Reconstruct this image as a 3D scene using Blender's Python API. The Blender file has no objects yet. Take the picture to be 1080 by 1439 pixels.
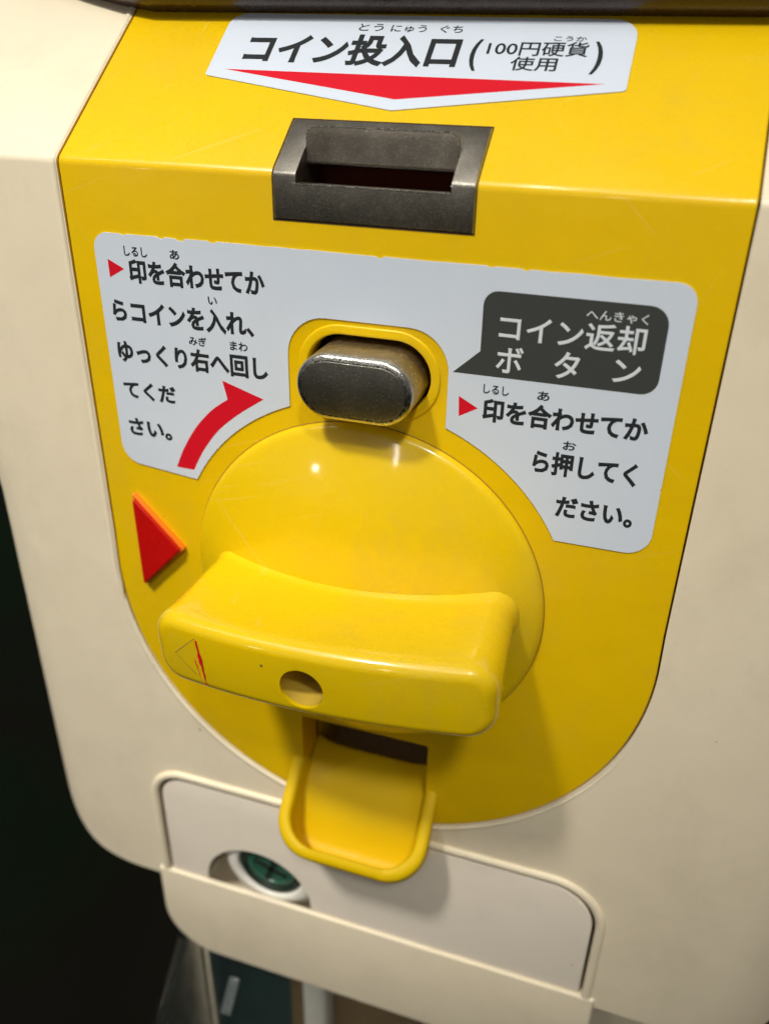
import bpy, bmesh, math, random
from mathutils import Vector, Matrix
random.seed(4)
U = 0.01                                   # everything below is written in centimetres
sc = bpy.context.scene
COL = sc.collection
PI = math.pi
R = math.radians

# ------------------------------------------------------------------ camera
cam_d = bpy.data.cameras.new('camera')
cam = bpy.data.objects.new('camera', cam_d)
COL.objects.link(cam)
rows = ((0.95042437, 0.31046669, 0.01743413), (0.1636624, -0.45176859, -0.87699473), (-0.26440145, 0.83637048, -0.4801836))
rm = Matrix(rows).transposed() @ Matrix.Diagonal((1, -1, -1))
cam.matrix_world = Matrix.Translation(Vector((4.57377852, -13.26855086, 9.47372617)) * U) @ rm.to_4x4()
cam_d.sensor_fit = 'VERTICAL'
cam_d.sensor_height = 36.0
cam_d.sensor_width = 27.0
cam_d.lens = 36.0 * 1190.48 / 1439.0
cam_d.clip_start = 0.005
cam_d.clip_end = 60
cam_d.dof.use_dof = True
cam_d.dof.focus_distance = 0.148
cam_d.dof.aperture_fstop = 13.0
sc.camera = cam

# ------------------------------------------------------------------ world and lamps (an indoor shop under ceiling tubes)
w = bpy.data.worlds.new('World')
sc.world = w
w.use_nodes = True
w.node_tree.nodes['Background'].inputs[0].default_value = (1.0, 0.95, 0.86, 1)
w.node_tree.nodes['Background'].inputs[1].default_value = 0.165

def lamp(name, loc, target, sx, sy, power, col):
    d = bpy.data.lights.new(name, 'AREA')
    d.shape = 'RECTANGLE'
    d.size = sx * U
    d.size_y = sy * U
    d.energy = power
    d.color = col
    o = bpy.data.objects.new(name, d)
    o.location = Vector(loc) * U
    o.rotation_euler = (Vector(target) - Vector(loc)).to_track_quat('-Z', 'Y').to_euler()
    COL.objects.link(o)
    return o
lamp('ceiling_tube', (-45, -30, 110), (0, 0, 0), 5, 110, 2.0, (1.0, 0.96, 0.88))
lamp('ceiling_tube', (60, -50, 140), (0, 0, 0), 5, 110, 0.8, (1.0, 0.97, 0.92))

def spot(name, loc, target, angle, radius, power, col):
    d = bpy.data.lights.new(name, 'SPOT')
    d.spot_size = R(angle)
    d.spot_blend = 1.0
    d.shadow_soft_size = radius * U
    d.energy = power
    d.color = col
    o = bpy.data.objects.new(name, d)
    o.location = Vector(loc) * U
    o.rotation_euler = (Vector(target) - Vector(loc)).to_track_quat('-Z', 'Y').to_euler()
    COL.objects.link(o)
spot('falloff_spot', (-27, -54, 102), (-7.5, 0, 2.0), 14.5, 7, 66.0, (1.0, 0.96, 0.88))  # added spots; cones miss the lower right, mimicking a cast shadow
spot('falloff_spot', (32, -66, 96), (8.5, 0, 7.6), 12.5, 7, 46.0, (1.0, 0.96, 0.88))
lamp('far_tube', (-17, -145, 42), (0, 0, 4), 2, 24, 0.75, (1.0, 0.97, 0.92))
lamp('far_tube', (-76, -131, 15), (0, 0, 3), 3.5, 3.5, 0.4, (1.0, 0.97, 0.92))
lamp('far_tube', (5, -104, 118), (3, 0, 7), 26, 2, 0.75, (1.0, 0.97, 0.92))

sc.view_settings.view_transform = 'Standard'
sc.view_settings.look = 'None'
sc.view_settings.exposure = 0.0
sc.view_settings.gamma = 1.0
sc.cycles.max_bounces = 8

# ------------------------------------------------------------------ materials
def new_mat(name):
    m = bpy.data.materials.new(name)
    m.use_nodes = True
    return m, m.node_tree.nodes, m.node_tree.links, m.node_tree.nodes['Principled BSDF']

def coords(n, l, scale=(1, 1, 1)):
    tc = n.new('ShaderNodeTexCoord')
    mp = n.new('ShaderNodeMapping')
    mp.inputs['Scale'].default_value = [100 * s for s in scale]
    l.new(tc.outputs['Object'], mp.inputs['Vector'])
    return mp.outputs['Vector']

def noise(n, l, vec, scale, detail=4, rough=0.6):
    t = n.new('ShaderNodeTexNoise')
    t.inputs['Scale'].default_value = scale
    t.inputs['Detail'].default_value = detail
    t.inputs['Roughness'].default_value = rough
    l.new(vec, t.inputs['Vector'])
    return t.outputs['Fac']

def ramp(n, l, fac, stops):
    r = n.new('ShaderNodeValToRGB')
    e = r.color_ramp.elements
    while len(e) < len(stops):
        e.new(0.5)
    for k, (p, c) in enumerate(stops):
        e[k].position = p
        e[k].color = (c, c, c, 1) if not isinstance(c, (tuple, list)) else (*c, 1)
    l.new(fac, r.inputs['Fac'])
    return r.outputs['Color']

def mix(n, l, fac, a, b, blend='MIX'):
    m = n.new('ShaderNodeMix')
    m.data_type = 'RGBA'
    m.blend_type = blend
    for sock, v in ((m.inputs[0], fac), (m.inputs[6], a), (m.inputs[7], b)):
        if hasattr(v, 'links'):
            l.new(v, sock)
        elif isinstance(v, (int, float)):
            sock.default_value = v
        else:
            sock.default_value = (*v, 1)
    return m.outputs[2]

def bump(n, l, height, strength, dist, normal=None):
    b = n.new('ShaderNodeBump')
    b.inputs['Strength'].default_value = strength
    b.inputs['Distance'].default_value = dist * U
    l.new(height, b.inputs['Height'])
    if normal:
        l.new(normal, b.inputs['Normal'])
    return b.outputs['Normal']

def mul(n, l, a, k):
    m = n.new('ShaderNodeMath'); m.operation = 'MULTIPLY'
    l.new(a, m.inputs[0])
    if hasattr(k, 'links'): l.new(k, m.inputs[1])
    else: m.inputs[1].default_value = k
    return m.outputs[0]

def scratches(n, l):
    out = None
    for ang, sc_, thr in ((0.35, 0.9, 0.70), (-0.75, 0.6, 0.72), (1.25, 1.3, 0.73)):
        tc = n.new('ShaderNodeTexCoord')
        mp = n.new('ShaderNodeMapping'); mp.inputs['Rotation'].default_value = (0, ang, 0); mp.inputs['Scale'].default_value = (100, 100, 100)
        mp2 = n.new('ShaderNodeMapping'); mp2.inputs['Scale'].default_value = (0.32, 1, 16)
        l.new(tc.outputs['Object'], mp.inputs['Vector']); l.new(mp.outputs['Vector'], mp2.inputs['Vector'])
        f = noise(n, l, mp2.outputs['Vector'], sc_, 2, 0.5)
        r = ramp(n, l, f, [(thr, 0.0), (thr + 0.02, 1.0)])
        if out is None: out = r
        else:
            m = n.new('ShaderNodeMath'); m.operation = 'MAXIMUM'
            l.new(out, m.inputs[0]); l.new(r, m.inputs[1]); out = m.outputs[0]
    return out

def plastic(name, base, rough=0.32, dirt=(0.5, 0.4, 0.2), amount=0.25, wave=0.006, sss=0.0, specks=True, grain=0.002, spec=0.5, scuff=0.0, stain=0.0, coat=0.0):
    m, n, l, p = new_mat(name)
    v = coords(n, l)
    big = noise(n, l, v, 0.55, 5, 0.6)
    mott = ramp(n, l, big, [(0.35, 0.0), (0.75, 1.0)])
    c = mix(n, l, mott, base, tuple(a * (1 - amount * 0.45) + d * amount * 0.1 for a, d in zip(base, dirt)))
    # long faint wipe marks
    v2 = coords(n, l, (0.35, 1, 3.5))
    sm = noise(n, l, v2, 1.3, 6, 0.65)
    c = mix(n, l, ramp(n, l, sm, [(0.55, 0.0), (0.8, amount * 0.5)]), c, tuple(min(1, a * 0.93 + 0.006) for a in base))
    scr = None
    if scuff:
        scr = scratches(n, l)
        c = mix(n, l, mul(n, l, scr, scuff), c, tuple(min(1, a * 0.75 + 0.12) for a in base))
    if stain:
        st = ramp(n, l, noise(n, l, coords(n, l, (0.6, 1, 0.35)), 0.8, 7, 0.75), [(0.5, 0.0), (0.72, stain)])
        c = mix(n, l, st, c, tuple(a * 0.6 for a in dirt))
    if specks:
        vo = n.new('ShaderNodeTexVoronoi')
        vo.inputs['Scale'].default_value = 1.1
        l.new(v, vo.inputs['Vector'])
        dots = ramp(n, l, vo.outputs['Distance'], [(0.018, 1.0), (0.04, 0.0)])
        gate = ramp(n, l, noise(n, l, v, 1.7, 1), [(0.52, 0.0), (0.6, 1.0)])
        mm = n.new('ShaderNodeMath'); mm.operation = 'MULTIPLY'
        l.new(dots, mm.inputs[0]); l.new(gate, mm.inputs[1])
        c = mix(n, l, mm.outputs[0], c, (0.09, 0.06, 0.03))
    l.new(c, p.inputs['Base Color'])
    fine = noise(n, l, v, 9, 5, 0.7)
    rr = ramp(n, l, fine, [(0.3, rough - 0.07), (0.75, rough + 0.12)])
    if scr:
        rr = mix(n, l, mul(n, l, scr, 0.8), rr, (0.7, 0.7, 0.7))
    l.new(rr, p.inputs['Roughness'])
    p.inputs['Specular IOR Level'].default_value = spec
    p.inputs['Coat Weight'].default_value = coat
    p.inputs['Coat Roughness'].default_value = 0.07
    p.inputs['Coat IOR'].default_value = 1.4
    nb = bump(n, l, noise(n, l, v, 0.9, 2), 0.5, wave * 4)
    nb = bump(n, l, noise(n, l, v, 45, 3, 0.7), 0.35, grain, nb)
    l.new(nb, p.inputs['Normal'])
    if sss:
        p.inputs['Subsurface Weight'].default_value = sss
        p.inputs['Subsurface Radius'].default_value = (1.0, 0.45, 0.08)
        p.inputs['Subsurface Scale'].default_value = 0.25 * U
    return m

def metal(name, base, rough, pit=0.02, scale=26, tint=None, metallic=1.0):
    m, n, l, p = new_mat(name)
    v = coords(n, l)
    big = noise(n, l, v, 1.6, 5, 0.65)
    c = mix(n, l, ramp(n, l, big, [(0.35, 0.0), (0.7, 1.0)]), base, tint or tuple(a * 0.6 for a in base))
    f = noise(n, l, v, scale, 6, 0.8)
    c = mix(n, l, ramp(n, l, f, [(0.38, 0.0), (0.68, 1.0)]), tuple(a * 0.5 for a in base), c)
    sp = n.new('ShaderNodeTexVoronoi'); sp.inputs['Scale'].default_value = scale * 0.55
    l.new(v, sp.inputs['Vector'])
    c = mix(n, l, ramp(n, l, sp.outputs['Distance'], [(0.08, 0.55), (0.2, 0.0)]), c, tuple(min(1, a * 2.6) for a in base))
    l.new(c, p.inputs['Base Color'])
    p.inputs['Metallic'].default_value = metallic
    l.new(ramp(n, l, f, [(0.3, rough - 0.08), (0.7, rough + 0.18)]), p.inputs['Roughness'])
    nb = bump(n, l, f, 0.6, pit)
    nb = bump(n, l, sp.outputs['Distance'], 0.2, pit * 0.5, nb)
    l.new(nb, p.inputs['Normal'])
    return m

M = {}
M['yellow'] = plastic('yellow_plastic', (0.83, 0.535, 0.001), 0.30, amount=0.14, sss=0.12, spec=0.35, scuff=0.16, stain=0.10, coat=0.22)
M['knob'] = plastic('knob_yellow_plastic', (0.78, 0.53, 0.001), 0.3, amount=0.16, sss=0.1, specks=True, grain=0.0003, spec=0.35, scuff=0.13, stain=0.14, coat=0.7)
M['cup'] = plastic('cup_yellow_plastic', (0.74, 0.49, 0.001), 0.45, amount=0.1, specks=False, spec=0.2)
M['cream'] = plastic('cream_plastic', (0.86, 0.755, 0.565), 0.42, (0.4, 0.3, 0.15), 0.12, sss=0.08, scuff=0.3, stain=0.12)
M['bead'] = plastic('cream_bead_plastic', (0.88, 0.78, 0.58), 0.36, (0.4, 0.3, 0.15), 0.2, specks=False)
M['door'] = plastic('pale_grey_plastic', (0.90, 0.81, 0.68), 0.34, (0.4, 0.35, 0.3), 0.08, scuff=0.2, stain=0.1)
M['white'] = plastic('white_plastic', (0.85, 0.82, 0.74), 0.3, (0.4, 0.3, 0.15), 0.15, specks=False)
M['sticker'] = plastic('white_sticker_film', (0.64, 0.71, 0.815), 0.45, (0.35, 0.36, 0.38), 0.07, wave=0.002, spec=0.3, specks=False, scuff=0.12, stain=0.05)
M['ink'] = plastic('dark_ink', (0.022, 0.026, 0.028), 0.5, (0.1, 0.1, 0.1), 0.1, specks=False, wave=0.001, spec=0.15)
M['grey_ink'] = plastic('dark_grey_ink', (0.05, 0.055, 0.052), 0.5, (0.1, 0.1, 0.1), 0.1, specks=False, wave=0.001, spec=0.15)
M['white_ink'] = plastic('white_ink', (0.68, 0.73, 0.78), 0.45, (0.3, 0.3, 0.3), 0.05, specks=False, wave=0.001, spec=0.15)
M['red_ink'] = plastic('red_ink', (0.66, 0.008, 0.022), 0.45, (0.2, 0.02, 0.02), 0.1, specks=False, wave=0.001, spec=0.15)
M['red'] = plastic('red_plastic', (0.55, 0.004, 0.003), 0.3, (0.2, 0.01, 0.01), 0.3, specks=False)
M['orange'] = plastic('orange_edge_glow', (0.9, 0.22, 0.01), 0.35, specks=False)  # orange colour paints the light glowing through the red edges
M['steel'] = metal('worn_zinc', (0.47, 0.44, 0.385), 0.36, 0.009, 44, (0.22, 0.20, 0.16))
M['plate'] = metal('pitted_zinc', (0.52, 0.46, 0.38), 0.38, 0.009, 42, (0.15, 0.13, 0.11))
M['button_face'] = metal('pitted_button_face', (0.42, 0.41, 0.35), 0.28, 0.012, 30, (0.20, 0.20, 0.165))
M['button_side'] = metal('button_side_reflection', (0.66, 0.58, 0.42), 0.36, 0.012, 14, (0.38, 0.32, 0.2))  # yellowish reflection put into the metal's base colour
M['chrome'] = metal('bright_chrome_edge', (0.8, 0.78, 0.72), 0.18, 0.01, 14, (0.36, 0.34, 0.3))
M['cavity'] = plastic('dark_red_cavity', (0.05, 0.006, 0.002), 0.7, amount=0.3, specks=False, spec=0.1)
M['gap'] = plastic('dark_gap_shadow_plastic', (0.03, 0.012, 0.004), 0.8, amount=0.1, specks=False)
M['seam'] = plastic('red_brown_seam', (0.13, 0.035, 0.008), 0.7, amount=0.2, specks=False)
M['ring'] = plastic('brownish_yellow_seam', (0.36, 0.19, 0.008), 0.6, amount=0.2, specks=False)  # brownish yellow for the thin seam lines
M['outline_brown'] = plastic('plain_brown', (0.16, 0.10, 0.035), 0.6, amount=0.4, specks=False)
M['lining'] = plastic('grimy_yellow_lining', (0.62, 0.42, 0.05), 0.5, (0.1, 0.06, 0.02), 0.8, specks=True, stain=0.5)
M['tan'] = plastic('golden_brown_plastic', (0.20, 0.125, 0.05), 0.5, (0.3, 0.2, 0.1), 0.6, specks=False, stain=0.5)
M['brown'] = plastic('dark_brown_plastic', (0.045, 0.024, 0.012), 0.28, (0.1, 0.05, 0.02), 0.3, specks=False)
M['green'] = plastic('dark_green_plastic', (0.022, 0.11, 0.07), 0.3, (0.0, 0.1, 0.05), 0.3, specks=False)
M['dark_green'] = plastic('black_green_plastic', (0.006, 0.02, 0.014), 0.3, specks=False)
M['teal'] = plastic('dark_teal_plastic', (0.012, 0.045, 0.05), 0.35, (0.0, 0.2, 0.08), 0.6, specks=False)

def clear(name, tint, rough=0.06):
    m, n, l, p = new_mat(name)
    v = coords(n, l)
    p.inputs['Base Color'].default_value = (*tint, 1)
    p.inputs['Transmission Weight'].default_value = 1.0
    p.inputs['IOR'].default_value = 1.3
    l.new(ramp(n, l, noise(n, l, v, 3, 4), [(0.3, rough), (0.8, rough + 0.12)]), p.inputs['Roughness'])
    return m
M['frost'] = plastic('frosted_grey_plastic', (0.07, 0.085, 0.085), 0.25, specks=False)
M['clear'] = clear('clear_acrylic', (0.95, 0.96, 0.94))

m, n, l, p = new_mat('dark_floor')
v = coords(n, l)
f1 = noise(n, l, v, 0.03, 3)
c = mix(n, l, ramp(n, l, f1, [(0.42, 0.0), (0.6, 1.0)]), (0.002, 0.020, 0.004), (0.012, 0.011, 0.006))
l.new(c, p.inputs['Base Color'])
p.inputs['Roughness'].default_value = 0.75
p.inputs['Specular IOR Level'].default_value = 0.2
M['floor'] = m

# ------------------------------------------------------------------ mesh helpers
ANG = R(37.8)
RIDGE = 7.7
LA = 0.18                                   # arc length of the softly rounded ridge
TURN = PI / 2 - ANG
def fold(x, s, h):
    """flat front coordinates (x, height s, h out of the surface) -> the bent front: vertical below the ridge, sloping back above it"""
    s0 = RIDGE - LA / 2
    if s <= s0:
        return Vector((x, -h, s))
    rad = LA / TURN
    a = min((s - s0) / rad, TURN)
    y = rad * (1 - math.cos(a)); z = s0 + rad * math.sin(a)
    if s > s0 + LA:
        d = s - s0 - LA
        y += d * math.cos(ANG); z += d * math.sin(ANG)
    return Vector((x, y - h * math.cos(a), z + h * math.sin(a)))

ROOT = {}
def link(name, me, mat, parent, smooth=35):
    for mm in (mat if isinstance(mat, (list, tuple)) else [mat]):
        me.materials.append(mm)
    if smooth:
        for pl in me.polygons:
            pl.use_smooth = True
        me.set_sharp_from_angle(angle=R(smooth))
    o = bpy.data.objects.new(name, me)
    COL.objects.link(o)
    if parent is not None:
        o.parent = parent
        if parent.type == 'EMPTY':
            o.location = -parent.location
    return o

def finish(name, bm, mat, parent, smooth=35, dofold=False):
    if dofold:
        s0 = RIDGE - LA / 2
        for k in range(7):
            z = s0 + LA * k / 6
            bmesh.ops.bisect_plane(bm, geom=bm.verts[:] + bm.edges[:] + bm.faces[:], plane_co=(0, 0, z), plane_no=(0, 0, 1), dist=1e-6)
        for q in bm.verts:
            q.co = fold(q.co.x, q.co.z, -q.co.y)
    for q in bm.verts:
        q.co *= U
    me = bpy.data.meshes.new(name)
    bm.to_mesh(me)
    bm.free()
    return link(name, me, mat, parent, smooth)

def flat(loops, y_front, depth, bev=0.0, res=3):
    """solid from 2D outlines (outer first, holes after) in the XZ plane, front face at y_front, with rounded front and back edges; returns a bmesh"""
    cu = bpy.data.curves.new('outline', 'CURVE')
    cu.dimensions = '2D'
    cu.fill_mode = 'BOTH'
    for lp in loops:
        sp = cu.splines.new('POLY')
        sp.points.add(len(lp) - 1)
        for q, (x, z) in zip(sp.points, lp):
            q.co = (x, z, 0, 1)
        sp.use_cyclic_u = True
    cu.extrude = max(depth / 2 - bev, 0.0)
    cu.bevel_depth = bev
    cu.bevel_resolution = res
    cu.offset = -bev
    o = bpy.data.objects.new('outline', cu)
    COL.objects.link(o)
    bpy.context.view_layer.update()
    me = bpy.data.meshes.new_from_object(o.evaluated_get(bpy.context.evaluated_depsgraph_get()))
    bpy.data.objects.remove(o)
    bpy.data.curves.remove(cu)
    bm = bmesh.new()
    bm.from_mesh(me)
    bpy.data.meshes.remove(me)
    bmesh.ops.remove_doubles(bm, verts=bm.verts, dist=1e-4)
    for q in bm.verts:
        x, z, y = q.co
        q.co = (x, y_front + depth / 2 - y, z)
    bmesh.ops.recalc_face_normals(bm, faces=bm.faces)
    return bm

def arc(cx, cz, r, a0, a1, n):
    return [(cx + r * math.cos(R(a0 + (a1 - a0) * k / n)), cz + r * math.sin(R(a0 + (a1 - a0) * k / n))) for k in range(n + 1)]

def round_poly(pts, n=6):
    """pts: (x, z, radius) corners -> outline with rounded corners"""
    out = []
    N = len(pts)
    for i in range(N):
        x, z, r = pts[i]
        P = Vector((x, z)); A = Vector(pts[i - 1][:2]); B = Vector(pts[(i + 1) % N][:2])
        if r <= 0:
            out.append((x, z)); continue
        u = (A - P).normalized(); v = (B - P).normalized()
        ang = u.angle(v)
        d = r / math.tan(ang / 2)
        d = min(d, (A - P).length * 0.49 if pts[i - 1][2] > 0 else (A - P).length * 0.95, (B - P).length * 0.49 if pts[(i + 1) % N][2] > 0 else (B - P).length * 0.95)
        r = d * math.tan(ang / 2)
        c = P + (u + v).normalized() * (r / math.sin(ang / 2))
        p0 = P + u * d - c; p1 = P + v * d - c
        a0 = math.atan2(p0.y, p0.x); a1 = math.atan2(p1.y, p1.x)
        da = (a1 - a0 + PI) % (2 * PI) - PI
        for k in range(n + 1):
            a = a0 + da * k / n
            out.append((c.x + r * math.cos(a), c.y + r * math.sin(a)))
    return out

def add_box(bm, x0, x1, y0, y1, z0, z1):
    vs = [bm.verts.new((x, y, z)) for x in (x0, x1) for y in (y0, y1) for z in (z0, z1)]
    for f in ((0, 1, 3, 2), (4, 6, 7, 5), (0, 4, 5, 1), (2, 3, 7, 6), (0, 2, 6, 4), (1, 5, 7, 3)):
        bm.faces.new([vs[k] for k in f])
    return vs

def box_bm(x0, x1, y0, y1, z0, z1, bev=0, seg=3):
    bm = bmesh.new()
    add_box(bm, x0, x1, y0, y1, z0, z1)
    bmesh.ops.recalc_face_normals(bm, faces=bm.faces)
    if bev:
        bmesh.ops.bevel(bm, geom=bm.edges[:], offset=bev, segments=seg, profile=0.5, affect='EDGES')
    return bm

def lathe(prof, cx, cz, seg=96, close=True):
    """profile of (r, y) turned about the axis through (cx, *, cz) along Y"""
    bm = bmesh.new()
    rings = []
    for r, y in prof:
        if r < 1e-6:
            rings.append([bm.verts.new((cx, y, cz))])
        else:
            rings.append([bm.verts.new((cx + r * math.cos(2 * PI * k / seg), y, cz + r * math.sin(2 * PI * k / seg))) for k in range(seg)])
    for a, b in zip(rings, rings[1:]):
        for k in range(seg):
            k2 = (k + 1) % seg
            if len(a) == 1 and len(b) == 1: continue
            if len(a) == 1: bm.faces.new((a[0], b[k], b[k2]))
            elif len(b) == 1: bm.faces.new((a[k], a[k2], b[0]))
            else: bm.faces.new((a[k], a[k2], b[k2], b[k]))
    bmesh.ops.recalc_face_normals(bm, faces=bm.faces)
    return bm

def tube(pts, r, seg=10, closed=False, squash=1.0, taper=0):
    bm = bmesh.new()
    P = [Vector(q) for q in pts]
    N = len(P); rings = []
    up = Vector((0, -1, 0))
    for i, q in enumerate(P):
        a = P[i - 1] if (i > 0 or closed) else P[0]
        b = P[(i + 1) % N] if (i < N - 1 or closed) else P[-1]
        t = (b - a).normalized()
        s = t.cross(up).normalized(); u = s.cross(t).normalized()
        g = min(1.0, (i + 0.3) / taper) if taper else 1.0
        rings.append([bm.verts.new(q + s * (r * g * math.cos(2 * PI * k / seg)) + u * (r * g * squash * math.sin(2 * PI * k / seg))) for k in range(seg)])
    for i in range(N if closed else N - 1):
        a, b = rings[i], rings[(i + 1) % N]
        for k in range(seg):
            bm.faces.new((a[k], a[(k + 1) % seg], b[(k + 1) % seg], b[k]))
    if not closed:
        bm.faces.new(rings[0]); bm.faces.new(rings[-1])
    bmesh.ops.recalc_face_normals(bm, faces=bm.faces)
    return bm

def cut(bm, cutters):
    """boolean difference of bmeshes"""
    def tmp(b):
        me = bpy.data.meshes.new('tmp'); b.to_mesh(me); b.free()
        o = bpy.data.objects.new('tmp', me); COL.objects.link(o); return o
    o = tmp(bm)
    cs = [tmp(c) for c in cutters]
    for c in cs:
        md = o.modifiers.new('b', 'BOOLEAN'); md.operation = 'DIFFERENCE'; md.object = c; md.solver = 'EXACT'
    bpy.context.view_layer.update()
    me = bpy.data.meshes.new_from_object(o.evaluated_get(bpy.context.evaluated_depsgraph_get()))
    out = bmesh.new(); out.from_mesh(me)
    bpy.data.meshes.remove(me)
    for q in [o] + cs:
        d = q.data; bpy.data.objects.remove(q); bpy.data.meshes.remove(d)
    return out

def stadium(cx, cz, hw, r, n=20):
    return arc(cx + hw - r, cz, r, -90, 90, n) + arc(cx - hw + r, cz, r, 90, 270, n)

def tag(o, label=None, cat=None, kind=None, group=None):
    if label: o['label'] = label
    if cat: o['category'] = cat
    if kind: o['kind'] = kind
    if group: o['group'] = group
    return o

def text(body, x0, x1, z0, z1, h, mat, parent, bold=0.02):
    """one line of lettering whose ink fills the box x0..x1, z0..z1 on the front"""
    cu = bpy.data.curves.new('lettering', 'FONT')
    cu.body = body
    cu.bevel_depth = bold
    cu.bevel_resolution = 1
    cu.resolution_u = 3
    o = bpy.data.objects.new('lettering', cu)
    COL.objects.link(o)
    bpy.context.view_layer.update()
    me = bpy.data.meshes.new_from_object(o.evaluated_get(bpy.context.evaluated_depsgraph_get()))
    bpy.data.objects.remove(o); bpy.data.curves.remove(cu)
    xs = [q.co.x for q in me.vertices]; ys = [q.co.y for q in me.vertices]
    a0, a1, b0, b1 = min(xs), max(xs), min(ys), max(ys)
    for q in me.vertices:
        x = x0 + (q.co.x - a0) / (a1 - a0) * (x1 - x0)
        s = z0 + (q.co.y - b0) / (b1 - b0) * (z1 - z0)
        q.co = fold(x, s, h + 0.002 + 0.002 * q.co.z / bold) * U
    me.name = 'lettering'
    return link('lettering', me, mat, parent, 0)

def decal(name, pts, h, mat, parent, thick=0.004):
    bm = flat([pts], -h, thick)
    return finish(name, bm, mat, parent, 0, True)

# ------------------------------------------------------------------ the floor
bm = bmesh.new()
add_box(bm, -600, 600, -500, 700, -46, -45)
floor = finish('floor', bm, M['floor'], None, 0)
tag(floor, 'dark green and black floor far below the machine, out of focus', kind='structure')

# ------------------------------------------------------------------ the machine
machine = bpy.data.objects.new('capsule_vending_machine', None)
machine.location = Vector((0, 5, -45)) * U
COL.objects.link(machine)
tag(machine, 'cream capsule toy vending machine with a yellow coin panel, turning knob and Japanese instruction stickers', 'vending machine')

# panel outline (flat coordinates)
TOP = RIDGE + 3.95
def panel_outline(g=0.0):
    w_ = 5.68 + g
    pts = [(w_, TOP + g)]
    pts += [(w_, z) for z in (7.7, 5, 2.5, 0.3)]
    pts += arc(0, -0.56, 5.7 + g, 0, -180, 72)
    pts += [(-w_, z) for z in (0.3, 2.5, 5, 7.7)]
    pts += [(-w_, TOP + g)]
    return pts

# cream body shell
outer = round_poly([(12.4, TOP + 4, 0), (11.2, 7.7, 6), (10.6, 0.5, 8), (10.6, -14, 3.1), (-9.8, -14, 3.1), (-9.8, 0.5, 8), (-10.7, 7.7, 6), (-12.2, TOP + 4, 0)], 14)
body = flat([outer], 0.0, 6.0, 2.3, 12)
DOOR = round_poly([(5.52, -10.9, 0), (5.52, -6.86, 1.15), (-5.52, -6.86, 0.75), (-5.52, -10.9, 0)], 12)
cutp = flat([[(x, z) for x, z in panel_outline(0.035)]], -1.5, 2.3)
cutd = flat([round_poly([(5.60, -11.4, 0), (5.60, -6.78, 1.2), (-5.60, -6.78, 0.8), (-5.60, -11.4, 0)], 12)], -1.5, 3.0)
cutc = box_bm(-1.62, 1.62, 0.5, 8, -6.2, -3.5)
cuts = box_bm(-1.8, 1.9, 0.5, 2.2, 6.3, 8.86)
cutb = flat([stadium(0.03, 4.53, 1.3, 0.8)], 0.5, 2.5)
low = round_poly([(-9.35, -4.9, 0), (-9.35, -10.75, 2.9), (10.3, -10.75, 2.2), (10.3, -4.9, 0)], 16)
cute = flat([[(-16, -18), (16, -18), (16, -4.9), (10.3, -4.9)] + low[1:-1][::-1] + [(-9.35, -4.9), (-16, -4.9)]], -3, 12)
body = cut(body, [cute, cutp, cutd, cutc, cuts, cutb])
body = finish('body_shell', body, M['cream'], machine, 30, True)

# back of the recess behind the panel
bm = flat([[(x * 1.01, z) for x, z in panel_outline(0.1)]], 0.82, 0.1)
hole_slot = [(-1.5, 6.4), (1.6, 6.4), (1.6, 8.9), (-1.5, 8.9)]
hole_cup = [(-1.47, -7.2), (1.47, -7.2), (1.47, -3.7), (-1.47, -3.7)]
bm.free()
bm = flat([[(x * 1.01, z) for x, z in panel_outline(0.1)], hole_slot, hole_cup, arc(0, 4.55, 1.2, 0, 345, 23)], 0.82, 0.1)
finish('recess_liner', bm, M['seam'], machine, 30, True)

# the housing behind the shell
bm = box_bm(-9.3, 9.3, 5.0, 34, -44.98, 9.4, 0.6)
hs = finish('rear_housing', bm, M['cream'], machine)

# yellow panel
PAN = panel_outline(0.0)
bm = flat([PAN, stadium(0.03, 4.53, 1.12, 0.63), [(-1.5, 7.1), (-1.5, 8.78), (1.6, 8.78), (1.6, 7.1)],
           round_poly([(1.47, -3.7, 0.08), (-1.47, -3.7, 0.08), (-1.47, -6.9, 0.9), (1.47, -6.9, 0.9)], 8)][:3] , 0.0, 0.5, 0.035, 3)
cc = flat([round_poly([(1.47, -3.7, 0.06), (-1.47, -3.7, 0.06), (-1.47, -6.1, 0.7), (1.47, -6.1, 0.7)], 8)], -1, 3)
bm = cut(bm, [cc])
panel = finish('front_panel', bm, M['yellow'], machine, 30, True)
# shallow raised lip round the button hole
bm = flat([stadium(0.03, 4.53, 1.30, 0.81), stadium(0.03, 4.53, 1.13, 0.64)], -0.035, 0.1, 0.03, 3)
finish('button_rim', bm, M['yellow'], panel, 50)

# beads of the cream shell
pts = [fold(x, s, 0.0) for x, s in reversed([q for q in panel_outline(0.115)])]
pl = [q for q in panel_outline(0.125)]
ext = [q for q in pl if q[1] < -1.5 or q[0] < 0][:-2] + [(-5.79, RIDGE - LA / 2 + LA * k / 6) for k in range(7)] + [(-5.79, 8.2), (-5.79, 9), (-5.79, 10.5), (-5.79, 11.6)]
bm = tube([fold(x, s_, 0.0) for x, s_ in ext], 0.06, 8, squash=0.5, taper=26)
finish('trim_bead', bm, M['bead'], body, 60)
dl = round_poly([(5.68, -10.4, 0), (5.68, -6.68, 1.25), (-5.68, -6.68, 0.9), (-5.68, -10.4, 0)], 14)
bm = tube([(x, -0.02, z) for x, z in dl], 0.11, 10, squash=0.65)
finish('door_bead', bm, M['bead'], body, 60)

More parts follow.
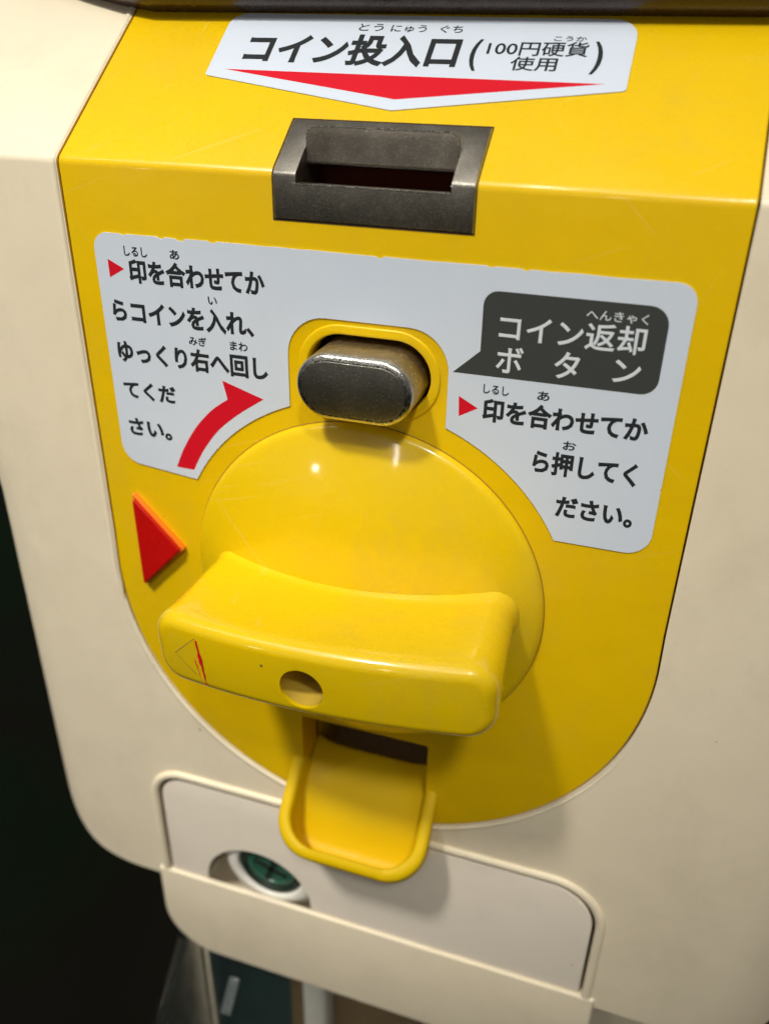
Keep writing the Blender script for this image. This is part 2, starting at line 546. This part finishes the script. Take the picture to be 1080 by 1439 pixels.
sm = [(-5.697, -1.5), (-5.70, 0.0), (-5.70, 3.0), (-5.70, 6.0)] + [(-5.70, RIDGE - LA / 2 + LA * k / 6) for k in range(7)] + [(-5.70, 8.2), (-5.70, 10.0), (-5.70, 11.6)]
bm = tube([fold(x, s_, -0.012) for x, s_ in sm], 0.02, 8)
finish('seam_line', bm, M['ring'], body, 60)

# upper dark frame of the capsule case
bm = bmesh.new()
prof = [(2.62, 10.12), (2.55, 10.2), (2.52, 10.32), (2.56, 10.46), (2.7, 10.55), (9, 11.3), (9, 9.6), (3.2, 9.9)]
xs = [-9 + 18 * k / 24 for k in range(25)]
rings = []
for x in xs:
    c_ = 1.2 * max(0, (-x - 5.2) / 4.0) ** 1.3
    rings.append([bm.verts.new((x, y + c_, z + c_ * 0.6)) for y, z in prof])
for a, b in zip(rings, rings[1:]):
    for k in range(len(prof)):
        bm.faces.new((a[k], a[(k + 1) % len(prof)], b[(k + 1) % len(prof)], b[k]))
bm.faces.new(rings[0]); bm.faces.new(rings[-1])
bmesh.ops.recalc_face_normals(bm, faces=bm.faces)
finish('case_frame', bm, M['brown'], machine, 40)

# ------------------------------------------------------------------ stickers
LZB = 1.88
def lab_front():
    R0 = 4.0
    a_b = math.degrees(math.asin(LZB / R0))
    a_c = math.degrees(math.acos(1.46 / R0))
    right = arc(0, 0, R0, a_b, a_c, 16)
    left = arc(0, 0, R0, 180 - a_c, 180 - a_b, 16)
    notch = round_poly([(1.46, 3.72, 0), (1.46, 5.42, 0.72), (-1.46, 5.42, 0.72), (-1.46, 3.72, 0)], 10)
    notch = notch[1:-1]
    out = []
    out += arc(5.15 - 0.42, LZB + 0.42, 0.42, 0, -90, 8)
    out += right
    out += notch
    out += left
    out += arc(-5.17 + 0.42, LZB + 0.55, 0.42, -100, -180, 8)
    out += arc(-5.17 + 0.3, 6.53 - 0.3, 0.3, 180, 90, 8)
    # worn top edge
    x = -4.6
    while x < 4.6:
        out.append((x, 6.53 + random.uniform(-0.008, 0.004)))
        if random.random() < 0.26:
            d = random.uniform(0.02, 0.05); ww = random.uniform(0.04, 0.13)
            out += [(x + 0.03, 6.53 - d * 0.6), (x + 0.03 + ww, 6.53 - d), (x + 0.07 + ww, 6.53)]
            x += ww + 0.08
        x += random.uniform(0.15, 0.5)
    out += arc(5.15 - 0.3, 6.53 - 0.3, 0.3, 90, 0, 8)
    out += [(5.15, 5.6), (5.14, 5.57), (5.15, 5.54), (5.15, 3.2), (5.135, 3.16), (5.15, 3.12)]
    return out
lab = decal('instruction_sticker', lab_front(), 0.022, M['sticker'], machine, 0.02)
HT = 0.0235
# bubble
bub = round_poly([(1.53, 4.75, 0), (1.97, 5.16, 0), (1.965, 6.16, 0.24), (4.81, 6.16, 0.3), (4.81, 4.76, 0.26)], 6)
decal('speech_bubble', bub, HT, M['grey_ink'], lab, 0.001)
# triangles
decal('red_triangle', [(-4.92, 6.07), (-4.60, 5.915), (-4.92, 5.74)], HT, M['red_ink'], lab, 0.001)
decal('red_triangle', [(1.66, 4.345), (2.0, 4.165), (1.68, 3.98)], HT, M['red_ink'], lab, 0.001)
# arrow
def bez(pts, n=8):
    out = []
    P = [Vector(q) for q in pts]
    for i in range(len(P) - 1):
        p0 = P[max(i - 1, 0)]; p1 = P[i]; p2 = P[i + 1]; p3 = P[min(i + 2, len(P) - 1)]
        for k in range(n):
            t = k / n
            out.append(tuple(0.5 * ((2 * p1) + (-p0 + p2) * t + (2 * p0 - 5 * p1 + 4 * p2 - p3) * t * t + (-p0 + 3 * p1 - 3 * p2 + p3) * t ** 3)))
    out.append(tuple(P[-1]))
    return out
arr = bez([(-3.96, 2.09), (-3.77, 2.50), (-3.46, 2.99), (-3.09, 3.40), (-2.72, 3.68)])
arr += [(-2.80, 4.04)]
arr += bez([(-1.98, 3.78), (-2.50, 3.42), (-2.95, 3.03), (-3.32, 2.55), (-3.58, 2.08)])
decal('red_arrow', arr, HT, M['red_ink'], lab, 0.001)
K = M['ink']; W = M['white_ink']
for body_, x0, x1, z0, z1, mt, bo in (
    ('印を合わせてか', -4.51, -1.84, 5.68, 6.12, K, .037), ('しるし', -4.56, -4.09, 6.155, 6.325, K, .02), ('あ', -3.64, -3.45, 6.17, 6.33, K, .02),
    ('らコインを入れ、', -4.96, -2.09, 4.92, 5.37, K, .037), ('い', -2.96, -2.78, 5.44, 5.58, K, .02),
    ('ゆっくり右へ回し', -4.97, -1.86, 4.15, 4.59, K, .037), ('みぎ', -3.42, -3.06, 4.65, 4.82, K, .02), ('まわ', -2.59, -2.24, 4.65, 4.82, K, .02),
    ('てくだ', -4.95, -3.81, 3.42, 3.79, K, .037), ('さい。', -4.94, -3.99, 2.64, 3.02, K, .037),
    ('コイン返却', 2.25, 4.52, 5.38, 5.82, W, .016), ('ボ', 2.24, 2.68, 4.84, 5.29, W, .016), ('タ', 3.18, 3.58, 4.86, 5.31, W, .016), ('ン', 4.10, 4.52, 4.91, 5.28, W, .016),
    ('へんきゃく', 3.58, 4.51, 5.86, 6.02, W, .006),
    ('印を合わせてか', 2.08, 4.79, 3.95, 4.38, K, .037), ('しるし', 2.07, 2.50, 4.45, 4.61, K, .02), ('あ', 2.97, 3.17, 4.45, 4.61, K, .02),
    ('ら押してく', 3.01, 4.74, 3.14, 3.58, K, .037), ('お', 3.48, 3.70, 3.64, 3.80, K, .02), ('ださい。', 3.49, 4.79, 2.37, 2.78, K, .037)):
    text(body_, x0, x1, z0, z1, HT, mt, lab, bo)

SR = RIDGE
top = round_poly([(-3.60, SR + 2.10, 0.06), (-3.60, SR + 3.69, 0.33), (3.60, SR + 3.62, 0.42), (3.60, SR + 2.02, 0.06), (0.0, SR + 1.42, 0.1)], 7)
tl = decal('coin_slot_sticker', top, 0.022, M['sticker'], machine, 0.02)
decal('red_arrowhead', [(-3.28, SR + 2.25), (3.27, SR + 2.15), (0.0, SR + 1.66)], HT, M['red_ink'], tl, 0.001)
for body_, x0, x1, z0, z1, bo in (('コイン投入口', -3.03, 0.82, 2.40, 3.17, .034), ('とう', -1.08, -0.64, 3.26, 3.44, .006), ('にゅう', -0.50, 0.13, 3.24, 3.42, .006), ('ぐち', 0.37, 0.76, 3.24, 3.42, .006),
    ('(', 1.01, 1.17, 2.36, 3.10, .024), ('100円硬貨', 1.27, 2.90, 2.73, 3.07, .012), ('こうか', 2.31, 2.83, 3.085, 3.20, .012), ('使用', 1.71, 2.46, 2.39, 2.71, .012), (')', 2.98, 3.14, 2.35, 3.09, .024)):
    text(body_, x0, x1, SR + z0, SR + z1, HT, K, tl, bo)

# ------------------------------------------------------------------ coin slot
def prof_x(x0, x1, prof, bev=0.0):
    bm = bmesh.new()
    a = [bm.verts.new((x0, y, z)) for y, z in prof]; b = [bm.verts.new((x1, y, z)) for y, z in prof]
    N = len(prof)
    for k in range(N):
        bm.faces.new((a[k], a[(k + 1) % N], b[(k + 1) % N], b[k]))
    bm.faces.new(a); bm.faces.new(b)
    bmesh.ops.recalc_face_normals(bm, faces=bm.faces)
    if bev:
        bmesh.ops.bevel(bm, geom=bm.edges[:], offset=bev, segments=2, profile=0.5, affect='EDGES')
    return bm
def SL(s, h):
    q = fold(0, RIDGE + s, h); return (q.y, q.z)
BX0, BX1 = -1.60, 1.71
bm = prof_x(BX0, BX1, [(-0.03, 7.0), (-0.03, 7.675), (-0.012, 7.715), SL(0.3, 0.025), SL(1.14, 0.025), SL(1.14, -0.3), (1.3, 6.9), (1.0, 6.4), (0.3, 6.4), (0.3, 7.0)], 0.02)
pocket = prof_x(-1.21, 1.35, [(0.10, 6.6), (0.10, 9.5), (0.44, 9.5), (0.44, 7.82), (1.05, 7.82), (1.05, 6.6)])
notch = box_bm(-1.21, 1.35, -0.5, 0.4, 7.56, 9.0)
bm = cut(bm, [pocket, notch])
bez_o = finish('coin_slot_bezel', bm, M['steel'], machine, 25)
bm = flat([round_poly([(-1.20, 7.83, 0.02), (-1.20, 8.38, 0.16), (1.33, 8.38, 0.16), (1.33, 7.83, 0.02)], 6)], 0.42, 0.08, 0.018, 2)
finish('back_plate', bm, M['plate'], bez_o, 40)
bm = tube([(x, 0.425, z) for x, z in round_poly([(-1.19, 8.0, 0), (-1.19, 8.37, 0.16), (1.32, 8.37, 0.16), (1.32, 8.12, 0)], 6)], 0.013, 6)  # bright chrome strips added so the bezel edges show a glint
finish('glint_edge', bm, M['chrome'], bez_o, 60)
bm = tube([(-1.265, -0.015, 7.60), (-1.26, -0.02, 7.555), (-1.2, -0.025, 7.55), (0.2, -0.025, 7.552), (1.31, -0.025, 7.55)], 0.014, 6)
finish('glint_edge', bm, M['chrome'], bez_o, 60)
bm = tube([(-1.60, -0.012, 7.655), (-1.27, -0.012, 7.655)], 0.014, 6)
finish('glint_edge', bm, M['chrome'], bez_o, 60)
bm = tube([(1.33, -0.012, 7.655), (1.71, -0.012, 7.655)], 0.014, 6)
finish('glint_edge', bm, M['chrome'], bez_o, 60)
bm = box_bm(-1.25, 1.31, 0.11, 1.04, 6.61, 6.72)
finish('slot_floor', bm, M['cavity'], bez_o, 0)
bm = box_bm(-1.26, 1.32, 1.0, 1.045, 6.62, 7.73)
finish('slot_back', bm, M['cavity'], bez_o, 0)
# dark strip painting the shaded gap round the bezel
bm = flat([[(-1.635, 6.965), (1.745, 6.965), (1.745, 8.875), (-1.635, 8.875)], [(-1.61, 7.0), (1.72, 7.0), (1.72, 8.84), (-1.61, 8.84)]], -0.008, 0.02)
finish('bezel_gap_shade', bm, M['gap'], bez_o, 0, True)

# ------------------------------------------------------------------ return button
BC = (0.02, 4.46)
bm = flat([stadium(BC[0], BC[1], 1.03, 0.58, 24)], -0.76, 2.4, 0.10, 4)
btn = finish('return_button', bm, M['button_side'], machine, 40)
me = btn.data
me.materials.append(M['chrome'])
for pl_ in me.polygons:
    if pl_.center.y < -0.668 * U:
        pl_.material_index = 1
bm = flat([stadium(BC[0], BC[1], 0.915, 0.465, 24)], -0.768, 0.05, 0.012, 2)
finish('button_face', bm, M['button_face'], btn, 40)
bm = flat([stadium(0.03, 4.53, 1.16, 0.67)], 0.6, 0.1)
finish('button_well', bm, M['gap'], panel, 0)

# ------------------------------------------------------------------ knob
RD = 3.57
def dome(r):
    return -(0.17 + 0.66 * (1 - (r / 3.45) ** 2))
prof = [(RD + 0.02, 0.05), (RD, -0.06), (RD - 0.02, -0.10), (RD - 0.06, -0.14), (RD - 0.12, -0.168)]
prof += [(r, dome(r) - 0.0) for r in [3.42 - 3.42 * k / 26 for k in range(27)]]
prof[-1] = (0, dome(0))
kn = finish('turning_knob', lathe(prof, -0.04, 0, 160), M['knob'], machine, 60)

bm = lathe([(RD + 0.028, -0.001), (RD + 0.022, -0.014), (RD - 0.08, -0.014)], -0.04, 0, 160)
finish('seam_ring', bm, M['ring'], kn, 60)

def handle_bm():
    n = 120
    base = round_poly([(1, 1, 0.0001), (-1, 1, 0.0001), (-1, -1, 0.0001), (1, -1, 0.0001)], 1)
    def outline(t, inset=0.0, flare=0.0):
        # t 0 at the root .. 1 at the front
        L = 3.07 + 0.03 * t - inset + flare
        Hh = 0.52 + 0.20 * t - inset + flare
        rc = max(0.5 - inset, 0.12)
        pts = []
        dens = []
        ax = L - rc; az = Hh - rc
        for k in range(31): pts.append((ax - 2 * ax * k / 30, Hh))
        for k in range(1, 10): a = R(90 + 9 * k); pts.append((-ax + rc * math.cos(a), az + rc * math.sin(a)))
        for k in range(5): pts.append((-L, az - 2 * az * k / 4))
        for k in range(1, 10): a = R(180 + 9 * k); pts.append((-ax + rc * math.cos(a), -az + rc * math.sin(a)))
        for k in range(31): pts.append((-ax + 2 * ax * k / 30, -Hh))
        for k in range(1, 10): a = R(270 + 9 * k); pts.append((ax + rc * math.cos(a), -az + rc * math.sin(a)))
        for k in range(5): pts.append((L, -az + 2 * az * k / 4))
        for k in range(1, 10): a = R(0 + 9 * k); pts.append((ax + rc * math.cos(a), az + rc * math.sin(a)))
        waist = 0.30 * (1 - t) + 0.02 * t
        out = []
        for x, z in pts:
            f = 1 - waist * max(0, 1 - (x / 2.7) ** 2)
            out.append((x - 0.14 * (1 - t), z * f))
        return out
    bm = bmesh.new()
    def bulge(x): return -(3.22 - 0.30 * (x / 3.0) ** 2)
    rings = []
    def ring(pts, yf):
        rings.append([bm.verts.new((x, yf(x), z)) for x, z in pts])
    y0 = -0.12
    ring(outline(0, 0, 0.05), lambda x: y0 + 0.0)
    ring(outline(0, 0, 0.045), lambda x: dome(abs(x)) - 0.0)
    ring(outline(0, 0, 0.02), lambda x: dome(abs(x)) - 0.07)
    ring(outline(0.03, 0, 0.0), lambda x: dome(abs(x)) - 0.16)
    for k in range(12):
        t = 0.07 + 0.93 * k / 11
        ring(outline(t), lambda x, t=t: (1 - t) * (dome(abs(x)) - 0.14) + t * (bulge(x) + 0.24))
    for k in range(1, 7):
        a = R(15 * k)
        ring(outline(1, 0.24 * (1 - math.cos(a))), lambda x, a=a: bulge(x) + 0.24 * (1 - math.sin(a)))
    for a, b in zip(rings, rings[1:]):
        N = len(a)
        for k in range(N):
            bm.faces.new((a[k], a[(k + 1) % N], b[(k + 1) % N], b[k]))
    c = rings[-1]
    for i in range(30): bm.faces.new((c[i], c[i + 1], c[54 + 30 - i - 1], c[54 + 30 - i]))
    for q in (30, 84):
        for j in range(12):
            a = [c[(q + j) % 108], c[(q + j + 1) % 108], c[(q + 24 - j - 1) % 108], c[(q + 24 - j) % 108]]
            a = list(dict.fromkeys(a))
            if len(a) > 2: bm.faces.new(a)
    bm.faces.new(rings[0])
    bmesh.ops.recalc_face_normals(bm, faces=bm.faces)
    return bm
hb = handle_bm()
ROT = Matrix.Translation((0.13, 0, 0.16)) @ Matrix.Rotation(R(-2.4), 4, 'Y')
hb.transform(ROT)
cyl = lathe([(0, -4), (0.40, -4), (0.385, -2.2), (0.37, -1.3), (0, -1.25)], 0.0, 0.06, 48)
hb = cut(hb, [cyl])
hd = finish('handle', hb, M['knob'], kn, 40)
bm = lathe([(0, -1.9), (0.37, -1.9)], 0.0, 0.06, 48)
finish('hole_bottom', bm, M['gap'], hd, 0)  # near-black disc paints the shade deep in the hole
bm = lathe([(0.365, -1.27), (0.378, -2.2), (0.388, -3.15)], 0.0, 0.06, 48)
finish('hole_lining', bm, M['lining'], hd, 60)

# worn arrow mark on the handle's front
def on_front(x, z, h=0.0):
    q = ROT @ Vector((x, -(3.22 - 0.30 * (x / 3.0) ** 2) - h, z)); return q
def front_poly(name, pts, h, mat, par):
    bm = bmesh.new()
    up = [bm.verts.new(on_front(x, z, h)) for x, z in pts]
    dn = [bm.verts.new(on_front(x, z, -0.02)) for x, z in pts]
    N = len(pts)
    bm.faces.new(up)
    for k in range(N):
        bm.faces.new((up[k], up[(k + 1) % N], dn[(k + 1) % N], dn[k]))
    bmesh.ops.recalc_face_normals(bm, faces=bm.faces)
    return finish(name, bm, mat, par, 0)
mk = front_poly('arrow_mark', [(-2.62, -0.02), (-2.16, 0.42), (-2.02, -0.50)], 0.014, M['knob'], kn)
for pts in ([(-2.62, -0.02), (-2.16, 0.42), (-2.175, 0.43), (-2.64, -0.02)], [(-2.64, -0.02), (-2.62, -0.02), (-2.02, -0.50), (-2.03, -0.515)]):
    pass
bm = tube([on_front(-2.16, 0.42, 0.0), on_front(-2.63, -0.02, 0.0), on_front(-2.22, -0.36, 0.0)], 0.010, 6)
finish('mark_outline', bm, M['outline_brown'], kn, 60)  # thin brown lines along the mark's edges
def streak(x0, z0, x1, z1, wdt, seed):
    rr = random.Random(seed)
    L_, R_ = [], []
    for k in range(13):
        t = k / 12
        x = x0 + (x1 - x0) * t; z = z0 + (z1 - z0) * t
        ww = wdt * (0.25 + 0.75 * math.sin(PI * min(1, t * 1.1 + .05)) ** 0.5) * rr.uniform(0.55, 1.15)
        L_.append((x - ww + rr.uniform(-.01, .01), z)); R_.append((x + ww + rr.uniform(-.01, .01), z))
    return L_ + R_[::-1]
front_poly('red_paint', streak(-2.13, 0.40, -2.02, -0.54, 0.027, 1), 0.020, M['red_ink'], kn)
front_poly('red_paint', streak(-2.21, 0.0, -2.12, -0.42, 0.013, 2), 0.018, M['red_ink'], kn)

# red pointer on the panel
tri = [(-5.02, 1.26), (-4.02, 0.20), (-5.02, -0.86)]
bm = flat([round_poly([(-5.06, 1.36, 0.03), (-3.95, 0.20, 0.05), (-5.06, -0.94, 0.03)], 3)], -0.10, 0.12, 0.02, 2)
pt = finish('pointer_triangle', bm, M['orange'], machine, 40)
bm = flat([round_poly([(-5.02, 1.26, 0.03), (-4.03, 0.20, 0.04), (-5.02, -0.86, 0.03)], 3)], -0.18, 0.09, 0.02, 2)
finish('red_cap', bm, M['red'], pt, 40)

# ------------------------------------------------------------------ coin return cup
def cup_bm():
    bm = bmesh.new()
    # U-shaped loops running from the right panel edge round the lip to the left; s along the slanted rim plane
    def U_loop(hw, rim_h, zoff, r, n=12):
        # path in the rim plane: u = distance out from the panel, converted to (y, z) with a 45 degree slope
        pts = [(hw, 0.0)]
        fr = rim_h
        pts += [(hw, fr - r)]
        pts += [(hw - r + r * math.cos(R(a)), fr - r + r * math.sin(R(a))) for a in [90 * k / n for k in range(1, n + 1)]]
        pts += [(-hw + r - r * math.sin(R(a)), fr - r + r * math.cos(R(a))) for a in [90 * k / n for k in range(0, n + 1)]]
        pts += [(-hw, 0.0)]
        return pts
    def P(x, u, dz, back=0.0):
        return (x * 1.02, 0.12 - 0.70 * u + back, -4.90 - 0.70 * u + dz)
    rows_ = []
    spec = [  # hw, u length, r, extra drop, back
        (1.34, 1.86, 0.62, -1.10, 0.55),
        (1.38, 1.92, 0.66, -0.60, 0.28),
        (1.43, 1.98, 0.72, -0.10, 0.02),
        (1.46, 2.01, 0.74, -0.02, 0.0),
        (1.52, 2.06, 0.78, 0.03, 0.0),
        (1.63, 2.15, 0.82, 0.03, 0.0),
        (1.70, 2.21, 0.86, -0.03, 0.0),
        (1.72, 2.23, 0.88, -0.10, 0.03),
        (1.66, 2.15, 0.86, -0.60, 0.28),
        (1.60, 2.01, 0.84, -1.15, 0.62),
        (1.56, 1.75, 0.80, -1.60, 1.05)]
    for hw, u, r, dz, bk in spec:
        rows_.append([bm.verts.new(P(x, uu, dz, bk)) for x, uu in U_loop(hw, u, 0, r)])
    for a, b in zip(rows_, rows_[1:]):
        for k in range(len(a) - 1):
            bm.faces.new((a[k], a[k + 1], b[k + 1], b[k]))
    bmesh.ops.recalc_face_normals(bm, faces=bm.faces)
    return bm
cup = finish('coin_return_cup', cup_bm(), M['cup'], machine, 60)
# chute: side walls, roof, ramp
for xa, xb in ((-1.60, -1.475), (1.475, 1.60)):
    finish('chute_wall', box_bm(xa, xb, 0.02, 3.2, -6.15, -3.55), M['cup'], cup, 0)
def ramp_bm():
    bm = bmesh.new()
    prof = [(0.95, -5.3), (0.8, -5.32), (0.3, -5.64), (-0.14, -6.08), (-0.34, -6.55), (-0.50, -6.95), (-0.68, -7.12), (-0.86, -7.08)]
    rings = []
    for (y, z) in prof:
        hw = 1.46
        if y < 0: hw = 1.44 - 0.25 * (y / 1.3) ** 4
        rings.append([bm.verts.new((x * hw, y, z + 0.22 * abs(x) ** 6)) for x in [-1 + 2 * k / 16 for k in range(17)]])
    for a, b in zip(rings, rings[1:]):
        for k in range(16):
            bm.faces.new((a[k], a[k + 1], b[k + 1], b[k]))
    bmesh.ops.recalc_face_normals(bm, faces=bm.faces)
    return bm
finish('chute_ramp', ramp_bm(), M['cup'], cup, 60)
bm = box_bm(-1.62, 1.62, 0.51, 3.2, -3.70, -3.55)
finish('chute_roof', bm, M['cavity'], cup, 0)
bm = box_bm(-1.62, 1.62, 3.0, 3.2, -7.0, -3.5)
finish('chute_back', bm, M['cavity'], cup, 0)  # near-black roof and back put the chute's shade into colour

# ------------------------------------------------------------------ service door with its lock
door2 = round_poly([(5.50, -10.42, 0), (5.50, -6.88, 1.12), (-5.50, -6.88, 0.72), (-5.50, -10.42, 0)], 12)
bm = flat([door2], 0.0, 0.09, 0.035, 4)
hole = lathe([(0, -1), (1.50, -1), (1.50, 1), (0, 1)], -2.92, -10.30, 72)
bm = cut(bm, [hole])
door = finish('service_door', bm, M['door'], machine, 35)
bm = box_bm(-5.8, 5.8, 1.0, 1.2, -10.6, -6.5)
finish('door_recess', bm, M['white'], body, 0)
LC = (-2.62, -9.50)
prof = [(1.50, 1.1), (1.47, 0.66), (1.40, 0.46), (1.27, 0.32), (1.12, 0.245), (0.97, 0.225), (0.92, 0.25), (0.90, 0.30), (0.90, 0.55)]
lk = finish('door_lock', lathe([(r_, y_ - 0.12) for r_, y_ in prof], *LC, 72), M['white'], machine, 60)
bm = lathe([(r_, y_ - 0.12) for r_, y_ in [(0.905, 0.36), (0.86, 0.30), (0.80, 0.285), (0.76, 0.30), (0.74, 0.36), (0.70, 0.38)]], *LC, 72)
finish('lock_ring', bm, M['dark_green'], lk, 60)
bm = lathe([(r_, y_ - 0.12) for r_, y_ in [(0.70, 0.37), (0.66, 0.33), (0.52, 0.32), (0.50, 0.36), (0, 0.36)]], *LC, 72)
finish('lock_face', bm, M['green'], lk, 60)
bm = bmesh.new()
for a in (20, 110):
    vs = add_box(bm, -0.46, 0.46, 0.30, 0.37, -0.06, 0.06)
    bmesh.ops.rotate(bm, verts=vs, cent=(0, 0, 0), matrix=Matrix.Rotation(R(a), 3, 'Y'))
bmesh.ops.translate(bm, verts=bm.verts, vec=(LC[0], -0.12, LC[1]))
bmesh.ops.recalc_face_normals(bm, faces=bm.faces)
finish('lock_cross', bm, M['dark_green'], lk, 0)

# ------------------------------------------------------------------ lower rim, chute cover
outer = round_poly([(5.9, -10.42, 0.05), (5.9, -13.55, 1.7), (-5.9, -13.55, 1.7), (-5.9, -10.42, 0.05)], 12)
bm = flat([outer], -0.08, 2.1, 0.06, 4)
bm = cut(bm, [lathe([(0, 0.04), (1.50, 0.04), (1.50, 1.6), (0, 1.6)], -2.92, -10.30, 72)])
finish('lower_rim', bm, M['cream'], machine, 35)
bm = box_bm(-5.6, 5.6, 1.2, 4.0, -30, -13.4, 0.05)
finish('chute_interior', bm, M['teal'], machine, 0)
bm = box_bm(-5.3, 5.3, 0.6, 2.0, -13.8, -13.3, 0.05)
finish('rim_gap_shadow', bm, M['brown'], machine, 0)  # dark brown bar added as the shadow line under the rim

# clear hood sloping forward from under the rim
def hood():
    bm = bmesh.new()
    o_ = [(1.0, -13.0), (-3.2, -17.2), (-3.6, -17.9), (-3.6, -26.0), (1.0, -26.0)]
    for x0, x1 in ((-5.9, -5.55), (5.55, 5.9)):
        a = [bm.verts.new((x0, y, z)) for y, z in o_]; b = [bm.verts.new((x1, y, z)) for y, z in o_]
        for k in range(5): bm.faces.new((a[k], a[(k + 1) % 5], b[(k + 1) % 5], b[k]))
        bm.faces.new(a); bm.faces.new(b)
    o2 = [(0.6, -13.25), (-3.25, -17.1), (-3.4, -17.3), (-3.4, -26.0)]
    i2 = [(0.6, -13.42), (-3.1, -17.15), (-3.25, -17.35), (-3.25, -26.0)]
    pr = o2 + i2[::-1]
    a = [bm.verts.new((-5.54, y, z)) for y, z in pr]; b = [bm.verts.new((5.54, y, z)) for y, z in pr]
    N = len(pr)
    for k in range(N): bm.faces.new((a[k], a[(k + 1) % N], b[(k + 1) % N], b[k]))
    bm.faces.new(a); bm.faces.new(b)
    bmesh.ops.recalc_face_normals(bm, faces=bm.faces)
    return bm
cv = finish('chute_cover', hood(), M['clear'], machine, 0)
bm = box_bm(-0.17, 0.17, -0.06, 0.06, -0.5, 0.5, 0.05, 3)
bm.transform(Matrix.Translation((-3.75, -0.62, -14.38)) @ Matrix.Rotation(R(-45), 4, 'X'))
finish('hinge_clip', bm, M['frost'], cv, 40)
bm = tube([(-5.72, -3.2 - 0.05, -17.25), (-5.72, -1.2, -15.22), (-5.72, 0.2, -13.82)], 0.10, 10)
finish('cover_rim', bm, M['clear'], cv, 60)
bm = box_bm(-1.95, -1.2, 0.3, 1.0, -26, -13.6, 0.15)
finish('chute_post', bm, M['white'], machine, 40)
bm = box_bm(-2.6, 5.3, 0.9, 1.25, -26, -13.6, 0.05)
finish('chute_backing', bm, M['tan'], machine, 40)
